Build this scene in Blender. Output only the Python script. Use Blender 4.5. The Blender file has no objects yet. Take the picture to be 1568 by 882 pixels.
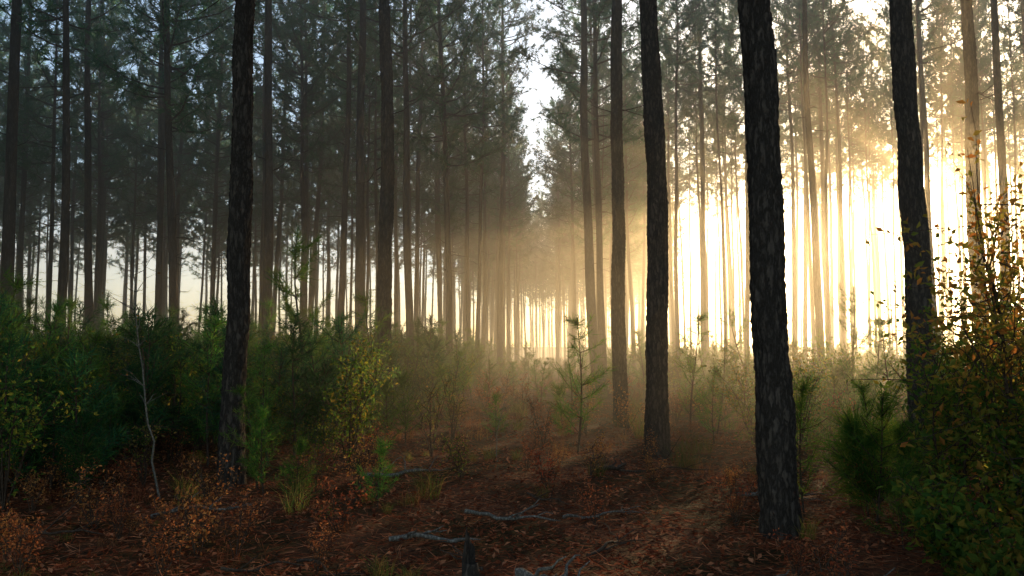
import bpy, math, random
import numpy as np
from mathutils import Vector, Matrix, Quaternion, noise
R=np.random.default_rng(7); random.seed(7)
scene=bpy.context.scene
# ---------------------------------------------------------------- helpers
class MB:
    def __init__(s): s.v=[]; s.f=[]; s.n=0
    def add(s,v,f,mat=0,smooth=False):
        v=np.asarray(v,float).reshape(-1,3); f=np.asarray(f,int)
        s.v.append(v); s.f.append((f+s.n,mat,smooth)); s.n+=len(v)
    def mesh(s,name,mats):
        me=bpy.data.meshes.new(name)
        V=np.concatenate(s.v); 
        li=[];ls=[];mi=[];sm=[];c=0
        for f,m,q in s.f:
            k=f.shape[1]; li.append(f.ravel()); ls.append(c+np.arange(len(f))*k); c+=f.size
            mi.append(np.full(len(f),m)); sm.append(np.full(len(f),q))
        li=np.concatenate(li); ls=np.concatenate(ls); mi=np.concatenate(mi); sm=np.concatenate(sm)
        me.vertices.add(len(V)); me.vertices.foreach_set('co',V.ravel().astype(np.float32))
        me.loops.add(len(li)); me.loops.foreach_set('vertex_index',li.astype(np.int32))
        me.polygons.add(len(ls)); me.polygons.foreach_set('loop_start',ls.astype(np.int32))
        me.polygons.foreach_set('material_index',mi.astype(np.int32))
        me.polygons.foreach_set('use_smooth',sm.astype(bool))
        for m in mats: me.materials.append(m)
        me.update(calc_edges=True); me.validate()
        return me
def nrm(a): return a/(np.linalg.norm(a,axis=-1,keepdims=True)+1e-9)
def tube(mb,P,rad,segs=6,mat=0):
    P=np.asarray(P,float); rad=np.asarray(rad,float); n=len(P)
    T=nrm(np.gradient(P,axis=0))
    ref=np.array([0,0,1.]) if abs(T[0][2])<.8 else np.array([1.,0,0])
    U=nrm(np.cross(T,ref)); W=np.cross(T,U)
    a=np.linspace(0,2*np.pi,segs,endpoint=False)
    V=P[:,None]+rad[:,None,None]*(np.cos(a)[None,:,None]*U[:,None]+np.sin(a)[None,:,None]*W[:,None])
    i=np.arange(n-1)[:,None]*segs; j=np.arange(segs)[None]; k=(j+1)%segs
    F=np.stack([i+j,i+k,i+segs+k,i+segs+j],-1).reshape(-1,4)
    mb.add(V.reshape(-1,3),F,mat,True)
def tufts(mb,P,D,K,L,w,mat=1,spread=.75,rng=R):
    P=np.repeat(np.asarray(P),K,0); D=np.repeat(nrm(np.asarray(D)),K,0); n=len(P)
    d=nrm(D*1.0+rng.normal(size=(n,3))*spread)
    b=P+rng.normal(size=(n,3))*.02-D*rng.uniform(0,.12,(n,1))
    l=L*rng.uniform(.6,1.15,(n,1)); s=nrm(np.cross(d,rng.normal(size=(n,3))))*w*.5
    tip=b+d*l; tip[:,2]-=l[:,0]*.12
    V=np.stack([b-s,b+s,tip],1).reshape(-1,3)
    mb.add(V,np.arange(3*n).reshape(-1,3),mat)
def leaves(mb,P,size,mat=1,rng=R,flat=0.0,asp=.5):
    n=len(P); d=rng.normal(size=(n,3)); d[:,2]*=(1-flat); d=nrm(d)
    up=rng.normal(size=(n,3))*(1-flat)+np.array([0,0,1.])*(.4+flat*2)
    s=nrm(np.cross(d,up)); u=np.cross(s,d)
    l=size*rng.uniform(.6,1.25,(n,1)); w=l*asp
    a=P; b=P+d*l*.45+s*w*.5+u*l*.08; c=P+d*l-u*l*.1; e=P+d*l*.45-s*w*.5+u*l*.08
    V=np.stack([a,b,c,e],1).reshape(-1,3); i=np.arange(n)[:,None]*4
    F=np.concatenate([i+np.array([[0,1,2]]),i+np.array([[0,2,3]])],0)
    mb.add(V,F,mat)
def gh(x,y):
    return .10*noise.noise(Vector((x*.25,y*.25,1)))+.05*noise.noise(Vector((x*.9,y*.9,4)))+ .25*noise.noise(Vector((x*.04,y*.04,9)))*min(1,abs(y)/30)
def link(o,parent=None):
    scene.collection.objects.link(o)
    if parent: o.parent=parent
    return o
# ---------------------------------------------------------------- materials
def newmat(name):
    m=bpy.data.materials.new(name); m.use_nodes=True; nt=m.node_tree; nt.nodes.clear(); return m,nt,nt.nodes,nt.links
def foliage(name,c1,c2,c3,trans=.4,tboost=1.6):
    m,nt,N,L=newmat(name)
    out=N.new('ShaderNodeOutputMaterial'); geo=N.new('ShaderNodeNewGeometry'); oi=N.new('ShaderNodeObjectInfo')
    r=N.new('ShaderNodeValToRGB'); r.color_ramp.elements[0].color=(*c1,1); r.color_ramp.elements[1].color=(*c3,1)
    e=r.color_ramp.elements.new(.55); e.color=(*c2,1)
    L.new(geo.outputs['Random Per Island'],r.inputs[0])
    hs=N.new('ShaderNodeHueSaturation'); mr=N.new('ShaderNodeMapRange'); mr.inputs[3].default_value=.7; mr.inputs[4].default_value=1.3
    L.new(oi.outputs['Random'],mr.inputs[0]); L.new(mr.outputs[0],hs.inputs['Value']); L.new(r.outputs[0],hs.inputs['Color'])
    mr2=N.new('ShaderNodeMapRange'); mr2.inputs[3].default_value=.48; mr2.inputs[4].default_value=.52
    L.new(oi.outputs['Random'],mr2.inputs[0]); L.new(mr2.outputs[0],hs.inputs['Hue'])
    d=N.new('ShaderNodeBsdfDiffuse'); t=N.new('ShaderNodeBsdfTranslucent'); mx=N.new('ShaderNodeMixShader'); mx.inputs[0].default_value=trans
    hb=N.new('ShaderNodeHueSaturation'); hb.inputs['Value'].default_value=tboost; hb.inputs['Hue'].default_value=.49
    L.new(hs.outputs[0],d.inputs[0]); L.new(hs.outputs[0],hb.inputs['Color']); L.new(hb.outputs[0],t.inputs[0])
    L.new(d.outputs[0],mx.inputs[1]); L.new(t.outputs[0],mx.inputs[2]); L.new(mx.outputs[0],out.inputs[0])
    return m
def bark(name,ca,cb,sx=9,sz=2.2,bump=.6,dk=.55):
    m,nt,N,L=newmat(name)
    out=N.new('ShaderNodeOutputMaterial'); p=N.new('ShaderNodeBsdfPrincipled'); p.inputs['Roughness'].default_value=.95
    p.inputs['Specular IOR Level'].default_value=.15
    tc=N.new('ShaderNodeTexCoord'); mp=N.new('ShaderNodeMapping'); mp.inputs['Scale'].default_value=(sx,sx,sz)
    v=N.new('ShaderNodeTexVoronoi'); v.feature='DISTANCE_TO_EDGE'; v.inputs['Scale'].default_value=1.6
    n=N.new('ShaderNodeTexNoise'); n.inputs['Scale'].default_value=2.5; n.inputs['Detail'].default_value=8; n.inputs['Roughness'].default_value=.65
    L.new(tc.outputs['Object'],mp.inputs[0]); L.new(mp.outputs[0],n.inputs[0])
    ad=N.new('ShaderNodeVectorMath'); ad.operation='ADD'; L.new(mp.outputs[0],ad.inputs[0])
    sc=N.new('ShaderNodeVectorMath'); sc.operation='SCALE'; sc.inputs[3].default_value=1.3; L.new(n.outputs['Color'],sc.inputs[0]); L.new(sc.outputs[0],ad.inputs[1])
    L.new(ad.outputs[0],v.inputs[0])
    mr=N.new('ShaderNodeMapRange'); mr.inputs[2].default_value=.25; L.new(v.outputs['Distance'],mr.inputs[0])
    mu=N.new('ShaderNodeMath'); mu.operation='MULTIPLY'; L.new(mr.outputs[0],mu.inputs[0]); L.new(n.outputs['Fac'],mu.inputs[1])
    cr=N.new('ShaderNodeValToRGB'); cr.color_ramp.elements[0].color=(*[c*dk for c in ca],1); cr.color_ramp.elements[1].color=(*cb,1); cr.color_ramp.elements[1].position=.75
    e=cr.color_ramp.elements.new(.3); e.color=(*ca,1)
    L.new(mu.outputs[0],cr.inputs[0]); L.new(cr.outputs[0],p.inputs['Base Color'])
    b=N.new('ShaderNodeBump'); b.inputs['Strength'].default_value=bump; b.inputs['Distance'].default_value=.03
    L.new(mu.outputs[0],b.inputs['Height']); L.new(b.outputs[0],p.inputs['Normal']); L.new(p.outputs[0],out.inputs[0])
    return m
M_bark=bark('pine_bark',(.055,.042,.033),(.12,.09,.07),11,2.8,.8)
M_twig=bark('twig_bark',(.07,.045,.03),(.12,.085,.06),30,10,.3)
M_pale=bark('pale_bark',(.16,.14,.11),(.30,.27,.22),30,12,.3)
M_need=foliage('pine_needles',(.020,.085,.045),(.035,.13,.055),(.08,.17,.05),.45,1.7)
M_dk=foliage('bush_needles',(.016,.06,.028),(.028,.085,.03),(.07,.13,.03),.4)
M_young=foliage('young_pine_needles',(.03,.10,.022),(.06,.15,.025),(.15,.20,.03),.45,1.8)
M_leaf=foliage('shrub_leaves',(.03,.08,.02),(.08,.13,.02),(.20,.15,.025),.5,2.0)
M_red=foliage('autumn_leaves',(.08,.10,.02),(.18,.12,.025),(.26,.09,.025),.55,1.7)
M_dry=foliage('dry_fern',(.12,.055,.022),(.26,.09,.032),(.36,.17,.06),.4,1.6)
M_grass=foliage('undergrowth_grass',(.05,.09,.02),(.12,.13,.03),(.26,.15,.05),.45,1.6)
M_litter=foliage('dead_leaves',(.07,.024,.013),(.23,.068,.026),(.48,.20,.09),.15,1.2)
# ground
mg,nt,N,L=newmat('forest_floor')
out=N.new('ShaderNodeOutputMaterial'); p=N.new('ShaderNodeBsdfPrincipled'); p.inputs['Roughness'].default_value=1; p.inputs['Specular IOR Level'].default_value=.1
tc=N.new('ShaderNodeTexCoord'); n1=N.new('ShaderNodeTexNoise'); n1.inputs['Scale'].default_value=.8; n1.inputs['Detail'].default_value=6
n2=N.new('ShaderNodeTexNoise'); n2.inputs['Scale'].default_value=22; n2.inputs['Detail'].default_value=8; n2.inputs['Roughness'].default_value=.7
L.new(tc.outputs['Object'],n1.inputs[0]); L.new(tc.outputs['Object'],n2.inputs[0])
c1=N.new('ShaderNodeValToRGB'); c1.color_ramp.elements[0].color=(.028,.015,.009,1); c1.color_ramp.elements[0].position=.35; c1.color_ramp.elements[1].color=(.22,.08,.034,1); c1.color_ramp.elements[1].position=.7
c2=N.new('ShaderNodeValToRGB'); c2.color_ramp.elements[0].color=(.35,.5,.28,1); c2.color_ramp.elements[0].position=.42; c2.color_ramp.elements[1].color=(1,1,1,1); c2.color_ramp.elements[1].position=.58
L.new(n2.outputs[0],c1.inputs[0]); L.new(n1.outputs[0],c2.inputs[0])
mx=N.new('ShaderNodeMixRGB'); mx.blend_type='MULTIPLY'; mx.inputs[0].default_value=1; L.new(c1.outputs[0],mx.inputs[1]); L.new(c2.outputs[0],mx.inputs[2]); L.new(mx.outputs[0],p.inputs['Base Color'])
b=N.new('ShaderNodeBump'); b.inputs['Distance'].default_value=.05; b.inputs['Strength'].default_value=.9; L.new(n2.outputs[0],b.inputs['Height']); L.new(b.outputs[0],p.inputs['Normal']); L.new(p.outputs[0],out.inputs[0])

# ---------------------------------------------------------------- ground sheet
def axis(lo,hi,fine_lo,fine_hi,step,big):
    a=list(np.arange(fine_lo,fine_hi+1e-6,step)); x=fine_hi; s=step
    while x<hi: s=min(s*1.25,big); x+=s; a.append(min(x,hi))
    x=fine_lo; s=step; pre=[]
    while x>lo: s=min(s*1.25,big); x-=s; pre.append(max(x,lo))
    return np.array(pre[::-1]+a)
xs=axis(-1500,1500,-14,14,.2,150); ys=axis(-1500,2500,1,26,.2,150)
V=np.array([(x,y,gh(x,y) if max(abs(x),abs(y))<300 else 0) for y in ys for x in xs])
nx=len(xs); i=(np.arange(len(ys)-1)[:,None]*nx+np.arange(nx-1)[None]).ravel()
mb=MB(); mb.add(V,np.stack([i,i+1,i+nx+1,i+nx],-1),0,True)
link(bpy.data.objects.new('forest_ground',mb.mesh('forest_ground',[mg])))

# ---------------------------------------------------------------- pine trees
def pine(seed,H=22,cb=11,CR=2.4,r0=.16,hero=False,nb=80,K=8,nw=.036):
    rng=np.random.default_rng(seed); mb=MB()
    ph=rng.uniform(0,6,4)
    def axisf(z): 
        z=np.asarray(z,float)
        return np.stack([.07*np.sin(z*.33+ph[0])+.02*np.sin(z*1.0+ph[1])-.07*np.sin(ph[0])-.02*np.sin(ph[1]),
                         .07*np.sin(z*.3+ph[2])+.02*np.sin(z*.9+ph[3])-.07*np.sin(ph[2])-.02*np.sin(ph[3]),z],-1)
    def rad(z): return r0*((1-np.clip(z/H,0,1))**.75*.97+.03)+ r0*.25*np.exp(-np.clip(z+.1,0,9)/.25)
    if hero:
        seg=72; zz=np.concatenate([np.arange(-.3,9,.022),np.arange(9,H,.5)])
        C=axisf(zz); rr=rad(zz); a=np.linspace(0,2*np.pi,seg,endpoint=False)
        Vv=np.zeros((len(zz),seg,3)); o=seed*13.7
        for zi,z in enumerate(zz):
            for ai,an in enumerate(a):
                cx,sx=math.cos(an),math.sin(an); r=rr[zi]
                if z<9:
                    w=noise.noise(Vector((cx*2,sx*2,z*3+o)))*.9
                    dd=noise.voronoi(Vector((cx*3.6+w,sx*3.6+w,z*8+o+w)))[0]
                    e=min(1,(dd[1]-dd[0])*3.0)
                    r+=.012*(e-.6)+.010*noise.noise(Vector((cx*7,sx*7,z*22+o)))+.006*noise.noise(Vector((cx*16,sx*16,z*50+o)))+.03*noise.noise(Vector((cx*1.2,sx*1.2,z*1.3+o)))
                Vv[zi,ai]=(C[zi,0]+cx*r,C[zi,1]+sx*r,z)
        n=len(zz); i=np.arange(n-1)[:,None]*seg; j=np.arange(seg)[None]; k=(j+1)%seg
        mb.add(Vv.reshape(-1,3),np.stack([i+j,i+k,i+seg+k,i+seg+j],-1).reshape(-1,4),0,True)
    else:
        zz=np.concatenate([[-.3,0,.15,.4],np.linspace(1,H,26)]); tube(mb,axisf(zz),rad(zz)*(1+rng.normal(size=len(zz))*.03),10,0)
    TP=[];TD=[]
    for b in range(nb):
        t=rng.uniform(0,1)**.9; z=cb+(H-cb-.2)*t
        prof=(.55+.6*math.sin(min(1,t*1.25+.18)*math.pi*.8))*(1-.75*t**3)
        Lb=CR*prof*rng.uniform(.45,1.15); az=rng.uniform(0,2*np.pi); el=math.radians(rng.uniform(-5,25)+t*35)
        d=np.array([math.cos(az)*math.cos(el),math.sin(az)*math.cos(el),math.sin(el)])
        s=np.linspace(0,1,5)[:,None]; P=axisf([z])+d*Lb*s+np.array([0,0,1.])*Lb*(.18*s**2-.06*np.sin(s*3))+rng.normal(size=(5,3))*.05*s
        tube(mb,P,np.linspace(.035,.008,5)*(.6+.5*Lb/CR),3,0)
        nt_=int(3+Lb*5)
        for q in range(nt_):
            u=rng.uniform(.3,1); f=u*4; k0=int(min(3,f)); base=P[k0]+(P[k0+1]-P[k0])*(f-k0)
            td=nrm(d*.7+rng.normal(size=3)*.6+np.array([0,0,.35])); tl=rng.uniform(.15,.55)
            tip=base+td*tl; tube(mb,[base,tip],[.008,.004],3,0)
            TP.append(tip);TD.append(td)
            if rng.uniform()<.8: TP.append(base+td*tl*.5);TD.append(td)
    for b in range(9): # dead branch stubs below the crown
        z=rng.uniform(cb*.45,cb); az=rng.uniform(0,6.28); Lb=rng.uniform(.2,1.3); d=np.array([math.cos(az),math.sin(az),rng.uniform(-.3,.4)])
        P=axisf([z])+d*Lb*np.linspace(0,1,4)[:,None]+rng.normal(size=(4,3))*.04; P[0]=axisf([z])[0]
        tube(mb,P,[.018,.013,.009,.004],3,0)
    tufts(mb,TP,TD,K,.28,nw,1,.8,rng)
    return mb.mesh('pine_tree',[M_bark,M_need])
variants=[pine(s,H=h,cb=c,CR=cr,r0=r) for s,h,c,cr,r in [(1,22,9.5,2.4,.155),(2,21,8.5,2.6,.145),(3,23,11.0,2.4,.16),(4,20,8.5,2.3,.13),(5,22,7.8,2.5,.145),(6,24,11,2.7,.165)]]
thin=[pine(s,H=h,cb=c,CR=cr,r0=r,nb=58) for s,h,c,cr,r in [(11,19,7.5,2.0,.095),(12,20,8.5,1.9,.10)]]
tallv=[pine(s,H=h,cb=c,CR=cr,r0=r,nb=58) for s,h,c,cr,r in [(14,24,12.5,2.2,.14),(15,23,13,2.1,.12)]]
pole=[pine(16,H=20,cb=12.5,CR=1.6,r0=.085,nb=28)]
def place(name,me,x,y,s=1,lean=(0,0),rz=None,parent=None,z=None,sz=None):
    o=bpy.data.objects.new(name,me); 
    n=Vector((lean[0],lean[1],1)).normalized()
    q=Vector((0,0,1)).rotation_difference(n)@Quaternion((0,0,1),R.uniform(0,6.28) if rz is None else rz)
    o.matrix_world=Matrix.LocRotScale(Vector((x,y,gh(x,y) if z is None else z)),q,Vector((s,s,sz or s)))
    return link(o,parent)
heroes=[ # x,y,lean dx/dz, radius
 (-3.2,9.2,-.008,.135),(-2.7,17,-.015,.165),(2.3,16.8,-.01,.155),(2.13,11.8,-.018,.17),(2.27,6.85,-.015,.155),(5.8,11.3,-.045,.185),(10.1,17,-.02,.165)]
taken=[]
for k,(x,y,l,r) in enumerate(heroes):
    me=pine(50+k,H=23,cb=12,CR=2.4,r0=r,hero=True,nb=60); place('pine_tree',me,x,y,1,(l,0),0); taken.append((x,y))
mids=[(-12,19,-.03,.14),(-11.3,20,-.03,.14),(-13.7,26,-.027,.13),(-9.25,22,-.045,.14),(-6.7,22,-.035,.135),(-8.2,32,-.03,.13),(-4.45,24,-.018,.15),
(-3.3,26,-.02,.14),(-2.2,28,-.03,.13),(-1.95,36,-.018,.13),(2.8,26,-.03,.16),(3.15,27.5,-.015,.15),(8.4,35,-.006,.13),(9.3,24,-.01,.145),(14.1,34,0,.13),(12.4,20,-.01,.15),
(-10.9,32,-.02,.13),(7.2,38,-.01,.12),(9.8,40,-.01,.13),(4.1,36,-.02,.13),(17,32,-.02,.14),(19,28,-.02,.13)]
for x,y,l,r in mids:
    v=(variants if x<4 else tallv)[R.integers(6 if x<4 else 2)]; s=r/.15
    place('pine_tree',v,x,y,s,(l,R.normal()*.01),sz=1.0+R.uniform(-.05,.05)); taken.append((x,y))
# surrounding forest (mass)
forest=bpy.data.objects.new('distant_pine_forest',None); link(forest)
def corridor(x,y): 
    c=.2+.035*y+.4*math.sin(y*.07); return abs(x-c)<(2.1 if y<45 else 1.6) and y<92
def ok(x,y,dmin):
    for (a,b) in taken:
        if (a-x)**2+(b-y)**2<dmin*dmin: return False
    return True
SA=math.radians(27.5)
cnt=0
for tr in range(11000):
    x=R.uniform(-80,75); y=R.uniform(-20,125)
    if y<16 and abs(x)<9: continue
    if y>0 and abs(x)<y*.72+2 and y<28: continue
    if y<10 and abs(x)>35: continue
    if corridor(x,y): continue
    if x<-6 and y>76+.35*x+ 12*noise.noise(Vector((x*.05,0,0))): continue
    e=x*math.sin(SA)+y*math.cos(SA)
    az=math.degrees(math.atan2(x,y))
    sunside=11<az<70
    if sunside and e>71+8*noise.noise(Vector((az*.2,3,0))): continue
    if y<-2 and R.uniform()<.6: continue
    if not ok(x,y,(1.8 if sunside else 2.1) if y>33 else 3.0): continue
    taken.append((x,y)); cnt+=1
    if cnt>1500: break
    if sunside: me=(tallv+pole*3)[R.integers(5)] if e>30 else tallv[R.integers(2)]
    else: me=(variants+thin+thin)[R.integers(10)]
    place('pine',me,x,y,R.uniform(.75,1.0),tuple(R.normal(size=2)*.012),parent=forest,sz=R.uniform(.92,1.08) if sunside else R.uniform(.83,1.06))
print('forest trees',cnt)

# ---------------------------------------------------------------- young pines
def young(seed,H=2.5,K=14,L=.17,w=.007,mat=None):
    rng=np.random.default_rng(seed); mb=MB(); zz=np.linspace(-.05,H,9)
    P=np.stack([.05*np.sin(zz*2+seed),.05*np.cos(zz*1.7+seed),zz],-1); tube(mb,P,np.linspace(.022,.005,9)*H/2.2,5,0)
    TP=[P[-1]];TD=[np.array([0,0,1.])]
    z=H*.15
    while z<H*.96:
        for k in range(rng.integers(2,6)):
            az=rng.uniform(0,6.28); t=z/H; Lb=(.22+.75*(1-t)**.8*H/2.5)*rng.uniform(.35,1.15); el=rng.uniform(.1,.9)
            d=np.array([math.cos(az)*math.cos(el),math.sin(az)*math.cos(el),math.sin(el)])
            b0=np.array([np.interp(z,zz,P[:,0]),np.interp(z,zz,P[:,1]),z]); s=np.linspace(0,1,4)[:,None]
            B=b0+d*Lb*s+np.array([0,0,1.])*Lb*.3*s**2; tube(mb,B,[.008,.006,.005,.003],3,0)
            for u in np.arange(.4,1.01,.12/max(.3,Lb)):
                TP.append(b0+d*Lb*u+np.array([0,0,1.])*Lb*.3*u**2);TD.append(d+np.array([0,0,.4]))
        z+=rng.uniform(.14,.34)*H/2.5
    for u in np.arange(.85,1,.04): TP.append([np.interp(u*H,zz,P[:,0]),np.interp(u*H,zz,P[:,1]),u*H]);TD.append(np.array([0,0,1.]))
    tufts(mb,TP,TD,K,L,w,1,.65,rng)
    return mb.mesh('young_pine',[M_twig,mat or M_young])
yv=[young(s,h,K=16,w=.009,L=.2) for s,h in [(1,2.4),(2,1.8),(3,2.9),(4,1.3)]]
ysap=young(5,3.7,K=26,w=.012,L=.24,mat=M_young)
ydark=[young(s,h,K=13,w=.015,L=.2,mat=M_dk) for s,h in [(21,1.9),(22,1.5),(23,2.2)]]
# ---------------------------------------------------------------- shrubs
def shrub(seed,H=1.6,W=.9,nst=7,leaf=.05,mat=None,dens=1.,bm=None):
    rng=np.random.default_rng(seed); mb=MB(); LP=[]
    for s_ in range(nst):
        az=rng.uniform(0,6.28); top=np.array([math.cos(az)*W*rng.uniform(.2,1),math.sin(az)*W*rng.uniform(.2,1),H*rng.uniform(.55,1)])
        s=np.linspace(0,1,8)[:,None]; P=top*s*np.array([1,1,1])+np.array([0,0,-.04])+rng.normal(size=(8,3))*.03*s+np.array([0,0,1.])*H*.12*np.sin(s*3.1)
        tube(mb,P,np.linspace(.010,.003,8)*(H/1.6)**.5,4,0)
        for q in range(int(9*dens)+3):
            u=rng.uniform(.22,1)*7; k=int(min(6,u)); b0=P[k]+(P[k+1]-P[k])*(u-k)
            d=nrm(rng.normal(size=3)+np.array([0,0,.4])+nrm(top)*.4); l=rng.uniform(.15,.5)*H/1.6
            B=b0+d*l*np.linspace(0,1,4)[:,None]+rng.normal(size=(4,3))*.015; B[0]=b0
            tube(mb,B,[.005,.004,.003,.002],3,0)
            for h in range(int(7*dens)+2):
                v=rng.uniform(.2,1); LP.append(b0+d*l*v+rng.normal(size=3)*.035)
    leaves(mb,np.array(LP),leaf,1,rng)
    return mb.mesh('shrub',[bm or M_twig,mat or M_leaf])
sv=[shrub(1,1.6,.8,8,.065,dens=1.2),shrub(2,1.2,.7,7,.06,dens=1.1),shrub(3,2.0,.9,8,.07,dens=1.2)]
sred=[shrub(5,1.0,.4,5,.045,M_dry,.8),shrub(6,.7,.4,6,.04,M_dry,.8)]
def grass(seed,H=.5,n=60,mat=None,w=.008,rad=.18):
    rng=np.random.default_rng(seed); mb=MB()
    a=rng.uniform(0,6.28,n); r=rad*rng.uniform(0,1,n)**.5; b0=np.stack([np.cos(a)*r,np.sin(a)*r,np.full(n,-.02)],-1)
    az=rng.uniform(0,6.28,n); ln=rng.uniform(.1,.8,n)*H; h=H*rng.uniform(.4,1,n)
    d=np.stack([np.cos(az)*ln,np.sin(az)*ln,h],-1); s=nrm(np.cross(d,rng.normal(size=(n,3))))*w*.5
    m_=b0+d*.55*np.array([.6,.6,1.15]); t=b0+d
    V=np.stack([b0-s,b0+s,m_+s*.8,m_-s*.8,t],1).reshape(-1,3); i=np.arange(n)[:,None]*5
    mb.add(V,i+np.array([[0,1,2,3]]),0); 
    mb.f.append((i+np.array([[3,2,4]])+ (mb.n-len(V)),0,False))
    return mb.mesh('grass_tuft',[mat or M_grass])
gv=[grass(1,.5),grass(2,.35),grass(3,.65,80),grass(4,.45,50,M_dry,.006,.25),grass(5,.3,40,M_dry,.006,.25)]
# undergrowth mass
ug=bpy.data.objects.new('undergrowth',None); link(ug)
def near_hero(x,y): return any((a-x)**2+(b-y)**2<.25 for a,b in taken[:30])
n_ug=0
for tr in range(6000):
    y=7.5+R.uniform(0,1)**1.2*58; x=R.uniform(-1,1)*(y*.75+3)
    c=.2+.035*y; dx=x-c
    nz=noise.noise(Vector((x*.15,y*.15,7)))
    left = dx<-2.6-max(0,(14-y))*.25
    if abs(dx)<2.0 and y<20: continue
    if left:
        if y<10 and x>-4.6: continue
        pr=.9 if y<30 else .35
        if x>-5 and y<20: pr=.35
    else:
        if 0<dx<2.6 and y<22: continue
        pr=.38+.5*nz if y>9 else .1
        if abs(dx)<2: pr=.35
    if R.uniform()>pr or near_hero(x,y): continue
    n_ug+=1
    if left: me=(ydark+ydark+sv+yv[:2])[R.integers(11)]; s=R.uniform(.65,1.12)
    else: me=(yv[:4]+sv+gv+sred)[R.integers(14)]; s=R.uniform(.5,1.0)
    if y<10: s*=.75
    if abs(dx)<2: s*=.6
    place('undergrowth_plant',me,x,y,s,tuple(R.normal(size=2)*.08),parent=ug)
for tr in range(3800):
    y=4+R.uniform(0,1)**1.3*50; x=R.uniform(-1,1)*(y*.7+2); c=.2+.035*y
    nz=noise.noise(Vector((x*.5,y*.5,17)))
    pr=.17+.9*max(0,nz)
    if y>14: pr+=.3
    if y<9 and abs(x)<3: pr*=.55
    if R.uniform()>pr: continue
    me=(gv+sred+gv[3:])[R.integers(9)]; s=R.uniform(.4,1.0)*(.7 if y<12 else 1)
    if y<8 and me in gv: s*=.6
    place('undergrowth_grass',me,x,y,s,tuple(R.normal(size=2)*.1),parent=ug); n_ug+=1
print('undergrowth',n_ug)
# specific plants
for me,x,y,s in [(ysap,-3.45,13.2,.95),(yv[2],-4.3,12.5,.7),(yv[0],1.0,12,.85),(yv[1],2.75,7.6,.7),(yv[3],3.3,7.3,.9),(yv[3],3.0,6.2,.5),(yv[1],4.0,9,.7),(yv[2],1.3,17.5,.6),(yv[3],-1.3,8,.5),(ysap,-7.4,14.5,.7),(ydark[0],-4.9,8.6,.7),(ydark[2],-5.9,8.9,.65),(ydark[1],-5.3,7.7,.7),(ydark[1],-4.3,8.1,.6),(yv[3],.9,15,.7),(yv[3],-.3,14,.6),(yv[1],3.4,13.5,.7),(yv[3],4.6,12.5,.9),(yv[3],-1.9,12.5,.8)]:
    place('young_pine',me,x,y,s,(R.normal()*.03,0))
big=young(77,1.0,K=26,L=.34,w=.008); place('young_pine',big,3.3,7.6,.9); place('young_pine',big,3.9,8.2,.8)
tall=shrub(31,3.0,.75,9,.065,M_red,2.0); place('autumn_shrub',tall,3.75,5.9,1.0,(-.02,0))
for k,(x,y,h,w) in enumerate([(4.5,6.9,1.7,.9),(3.6,5.6,1.3,.6),(5.6,8.3,2.0,.9),(3.2,4.6,.9,.5),(3.6,6.6,1.75,.8),(6.8,9.5,2.3,.9),(2.6,4.3,.6,.4),(4.6,7.8,2.1,.9),(3.0,5.4,.8,.5)]):
    place('leafy_shrub',shrub(40+k,h,w,9,.07,M_leaf,1.6),x,y,1)
for k,(x,y,h) in enumerate([(-4.1,9.0,.8),(-2.9,7.8,.6),(-1.6,8.5,.75),(-1.15,11.5,1.1),(-1.5,7.0,.5),(-2.4,6.2,.5),(-.6,9.5,.6),(.4,9.0,.45),(-3.6,7.0,.55),(-1.0,13.5,1.1),(.5,13,.7)]):
    place('dry_fern',shrub(60+k,h,.3,6,.035,M_grass if k%3==0 else M_dry,.7),x,y,1)
# pale leaning sapling stems
def sapling(seed,H):
    rng=np.random.default_rng(seed); mb=MB(); s=np.linspace(0,1,14)[:,None]
    P=np.concatenate([.07*np.sin(s*4+seed)-.07*math.sin(seed),.08*np.sin(s*5),s*H],1)+rng.normal(size=(14,3))*.010; P[0,2]=-.05
    tube(mb,P,np.linspace(.012,.004,14),6,0); LP=[]
    for q in range(20):
        k=rng.integers(5,13); az=rng.uniform(0,6.28); d=np.array([math.cos(az),math.sin(az),rng.uniform(.3,1)]); l=rng.uniform(.1,.35)
        B=P[k]+d*l*np.linspace(0,1,4)[:,None]+rng.normal(size=(4,3))*.015; B[0]=P[k]; tube(mb,B,[.005,.004,.003,.0015],3,0)
        LP+= [B[3],B[2]] if rng.uniform()<.5 else []
    leaves(mb,np.array(LP),.04,1,rng); return mb.mesh('bare_sapling',[M_pale,M_dry])
place('bare_sapling',sapling(3,2.6),-3.75,8.6,1,(-.13,0),0)
place('bare_sapling',sapling(5,2.0),-.2,11,.6,(.05,0),1)
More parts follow.
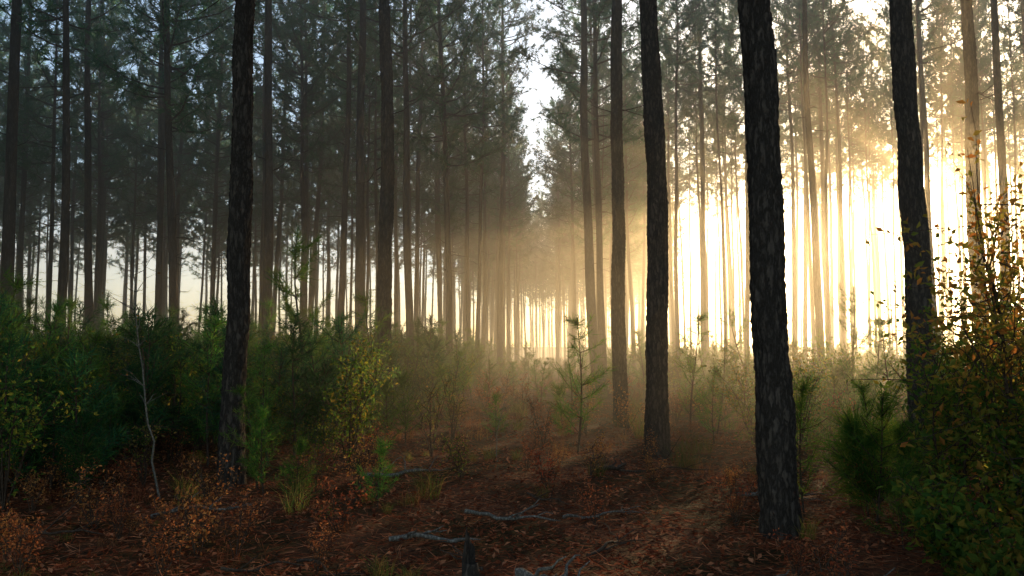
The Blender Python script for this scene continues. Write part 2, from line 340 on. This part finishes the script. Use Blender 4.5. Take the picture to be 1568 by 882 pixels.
# ---------------------------------------------------------------- fallen branches
M_pale2=bark('weathered_wood',(.13,.11,.09),(.30,.26,.21),25,8,.4)
def fallen(seed,Lg,r,fork=4):
    rng=np.random.default_rng(seed); mb=MB(); n=12; s=np.linspace(0,1,n)[:,None]
    P=np.concatenate([s*Lg,.08*Lg*np.sin(s*4+seed),.02+r+.04*np.sin(s*5+seed)**2],1)+rng.normal(size=(n,3))*r*.3
    rr=np.linspace(r,r*.35,n)*(1+rng.normal(size=n)*.1); rr[-1]*=.3
    tube(mb,P,rr,8,0); mb.add(np.concatenate([mb.v[0][:8],P[:1]]),[[i,(i+1)%8,8] for i in range(8)],0)
    for q in range(fork):
        k=rng.integers(2,10); d=nrm(np.array([rng.uniform(.2,1),rng.uniform(-1,1),rng.uniform(0,.6)])); l=Lg*rng.uniform(.15,.45)
        B=P[k]+d*l*np.linspace(0,1,5)[:,None]+rng.normal(size=(5,3))*r*.4; B[0]=P[k]; tube(mb,B,np.linspace(rr[k]*.6,.004,5),5,0)
    return mb.mesh('fallen_branch',[M_twig if seed%2 else M_pale2])
for k,(x,y,Lg,r,rz) in enumerate([(-1.0,6.6,.75,.024,-.15),(-.75,5.2,.9,.035,-.5),(.0,5.4,.8,.04,-.35),(1.0,9.8,.5,.04,.5),(-.4,7.6,.9,.02,-.5),(1.3,9.9,1.2,.015,.1),(-3.3,7.4,.9,.018,.35),(-4.3,6.6,1.0,.015,.05),(-1.7,9.5,1.1,.03,.7),(.6,6.2,.7,.015,1.1),(1.6,5.5,.9,.015,-.6),(-2,5.6,.6,.012,.3),(-.55,4.9,.7,.03,.25),(-1.6,6.0,.8,.012,-.8),(.5,7.4,.8,.015,.6),(-.2,5.8,.5,.012,2.2),(2.4,8.6,.9,.02,-.2),(.2,8.5,.6,.012,-1.0)]):
    o=place('fallen_branch',fallen(k,Lg,r),x,y,1,(0,0),rz)
# broken stump
rng=np.random.default_rng(5); mb=MB(); a=np.linspace(0,6.283,14,endpoint=False); rows=[(-.05,.09),(.05,.065),(.13,.055),(.2,.05),(.27,.04)]
VV=[]
for k,(z,r) in enumerate(rows):
    for ai,an in enumerate(a): VV.append((math.cos(an)*r*rng.uniform(.8,1.2)+z*.25,math.sin(an)*r*rng.uniform(.8,1.2),z+((.12*math.sin(an+1)+rng.uniform(-.06,.08)) if k==4 else 0)))
F=[[k*14+i,k*14+(i+1)%14,(k+1)*14+(i+1)%14,(k+1)*14+i] for k in range(4) for i in range(14)]
mb.add(VV,F,0); mb.add(VV[-14:]+[(.06,0,.12)],[[i,(i+1)%14,14] for i in range(14)],0)
place('broken_stump',mb.mesh('broken_stump',[M_bark]),-.27,5.3,1,(.1,0)); 
# ---------------------------------------------------------------- litter
def litter():
    mb=MB(); n=45000; y=2.5+R.uniform(0,1,n)**1.3*22; x=R.uniform(-1,1,n)*(y*.72+1.5)
    keep=np.array([noise.noise(Vector((a*.8,b*.8,2)))>-.2-R.uniform(0,.3) for a,b in zip(x,y)]); x=x[keep];y=y[keep]
    z=np.array([gh(a,b) for a,b in zip(x,y)])+R.uniform(.005,.045,len(x))
    leaves(mb,np.stack([x,y,z],-1),.06,0,R,flat=.55)
    n=90000; y=2.5+R.uniform(0,1,n)**1.4*20; x=R.uniform(-1,1,n)*(y*.72+1.5); z=np.array([gh(a,b) for a,b in zip(x,y)])+R.uniform(.005,.04,n)
    D=R.normal(size=(n,3))*np.array([1,1,.15]); tufts(mb,np.stack([x,y,z],-1),D,1,.18,.006,0,.05)
    return mb.mesh('leaf_litter',[M_litter])
link(bpy.data.objects.new('leaf_litter',litter()))
# ---------------------------------------------------------------- mist
m,nt,N,L=newmat('morning_mist'); out=N.new('ShaderNodeOutputMaterial'); vs=N.new('ShaderNodeVolumeScatter')
vs.inputs['Color'].default_value=(1,.89,.69,1); vs.inputs['Density'].default_value=.0125; vs.inputs['Anisotropy'].default_value=.66
L.new(vs.outputs[0],out.inputs['Volume'])
mb=MB(); x0,x1,y0,y1,z0,z1=-100,100,9,120,-2,16.5
mb.add([(x,y,z) for z in (z0,z1) for y in (y0,y1) for x in (x0,x1)],[[0,2,3,1],[4,5,7,6],[0,1,5,4],[2,6,7,3],[0,4,6,2],[1,3,7,5]])
link(bpy.data.objects.new('morning_mist',mb.mesh('morning_mist',[m])))
# ---------------------------------------------------------------- light
EL=math.radians(10.6)
w=bpy.data.worlds.new('World'); scene.world=w; w.use_nodes=True; N=w.node_tree.nodes; L=w.node_tree.links
sky=N.new('ShaderNodeTexSky'); sky.sky_type='NISHITA'; sky.sun_disc=False; sky.sun_elevation=EL; sky.sun_rotation=SA; sky.dust_density=1.6; sky.ozone_density=1.0
bg=N['Background']; bg.inputs[1].default_value=.36; L.new(sky.outputs[0],bg.inputs[0])
sd=Vector((math.sin(SA)*math.cos(EL),math.cos(SA)*math.cos(EL),math.sin(EL)))
l=bpy.data.lights.new('sun','SUN'); l.energy=17; l.angle=math.radians(.5); l.color=(1,.63,.27)
o=bpy.data.objects.new('sun',l); o.rotation_mode='QUATERNION'; o.rotation_quaternion=sd.to_track_quat('Z','Y'); link(o)
# ---------------------------------------------------------------- camera
cam=bpy.data.cameras.new('camera'); cam.lens=28; cam.sensor_width=36; cam.clip_end=5000; cam.clip_start=.05
co=bpy.data.objects.new('camera',cam); co.location=(0,0,1.6+gh(0,0)); co.rotation_euler=(math.radians(90+4.2),0,0); link(co); scene.camera=co
scene.view_settings.view_transform='Standard'; scene.view_settings.look='None'
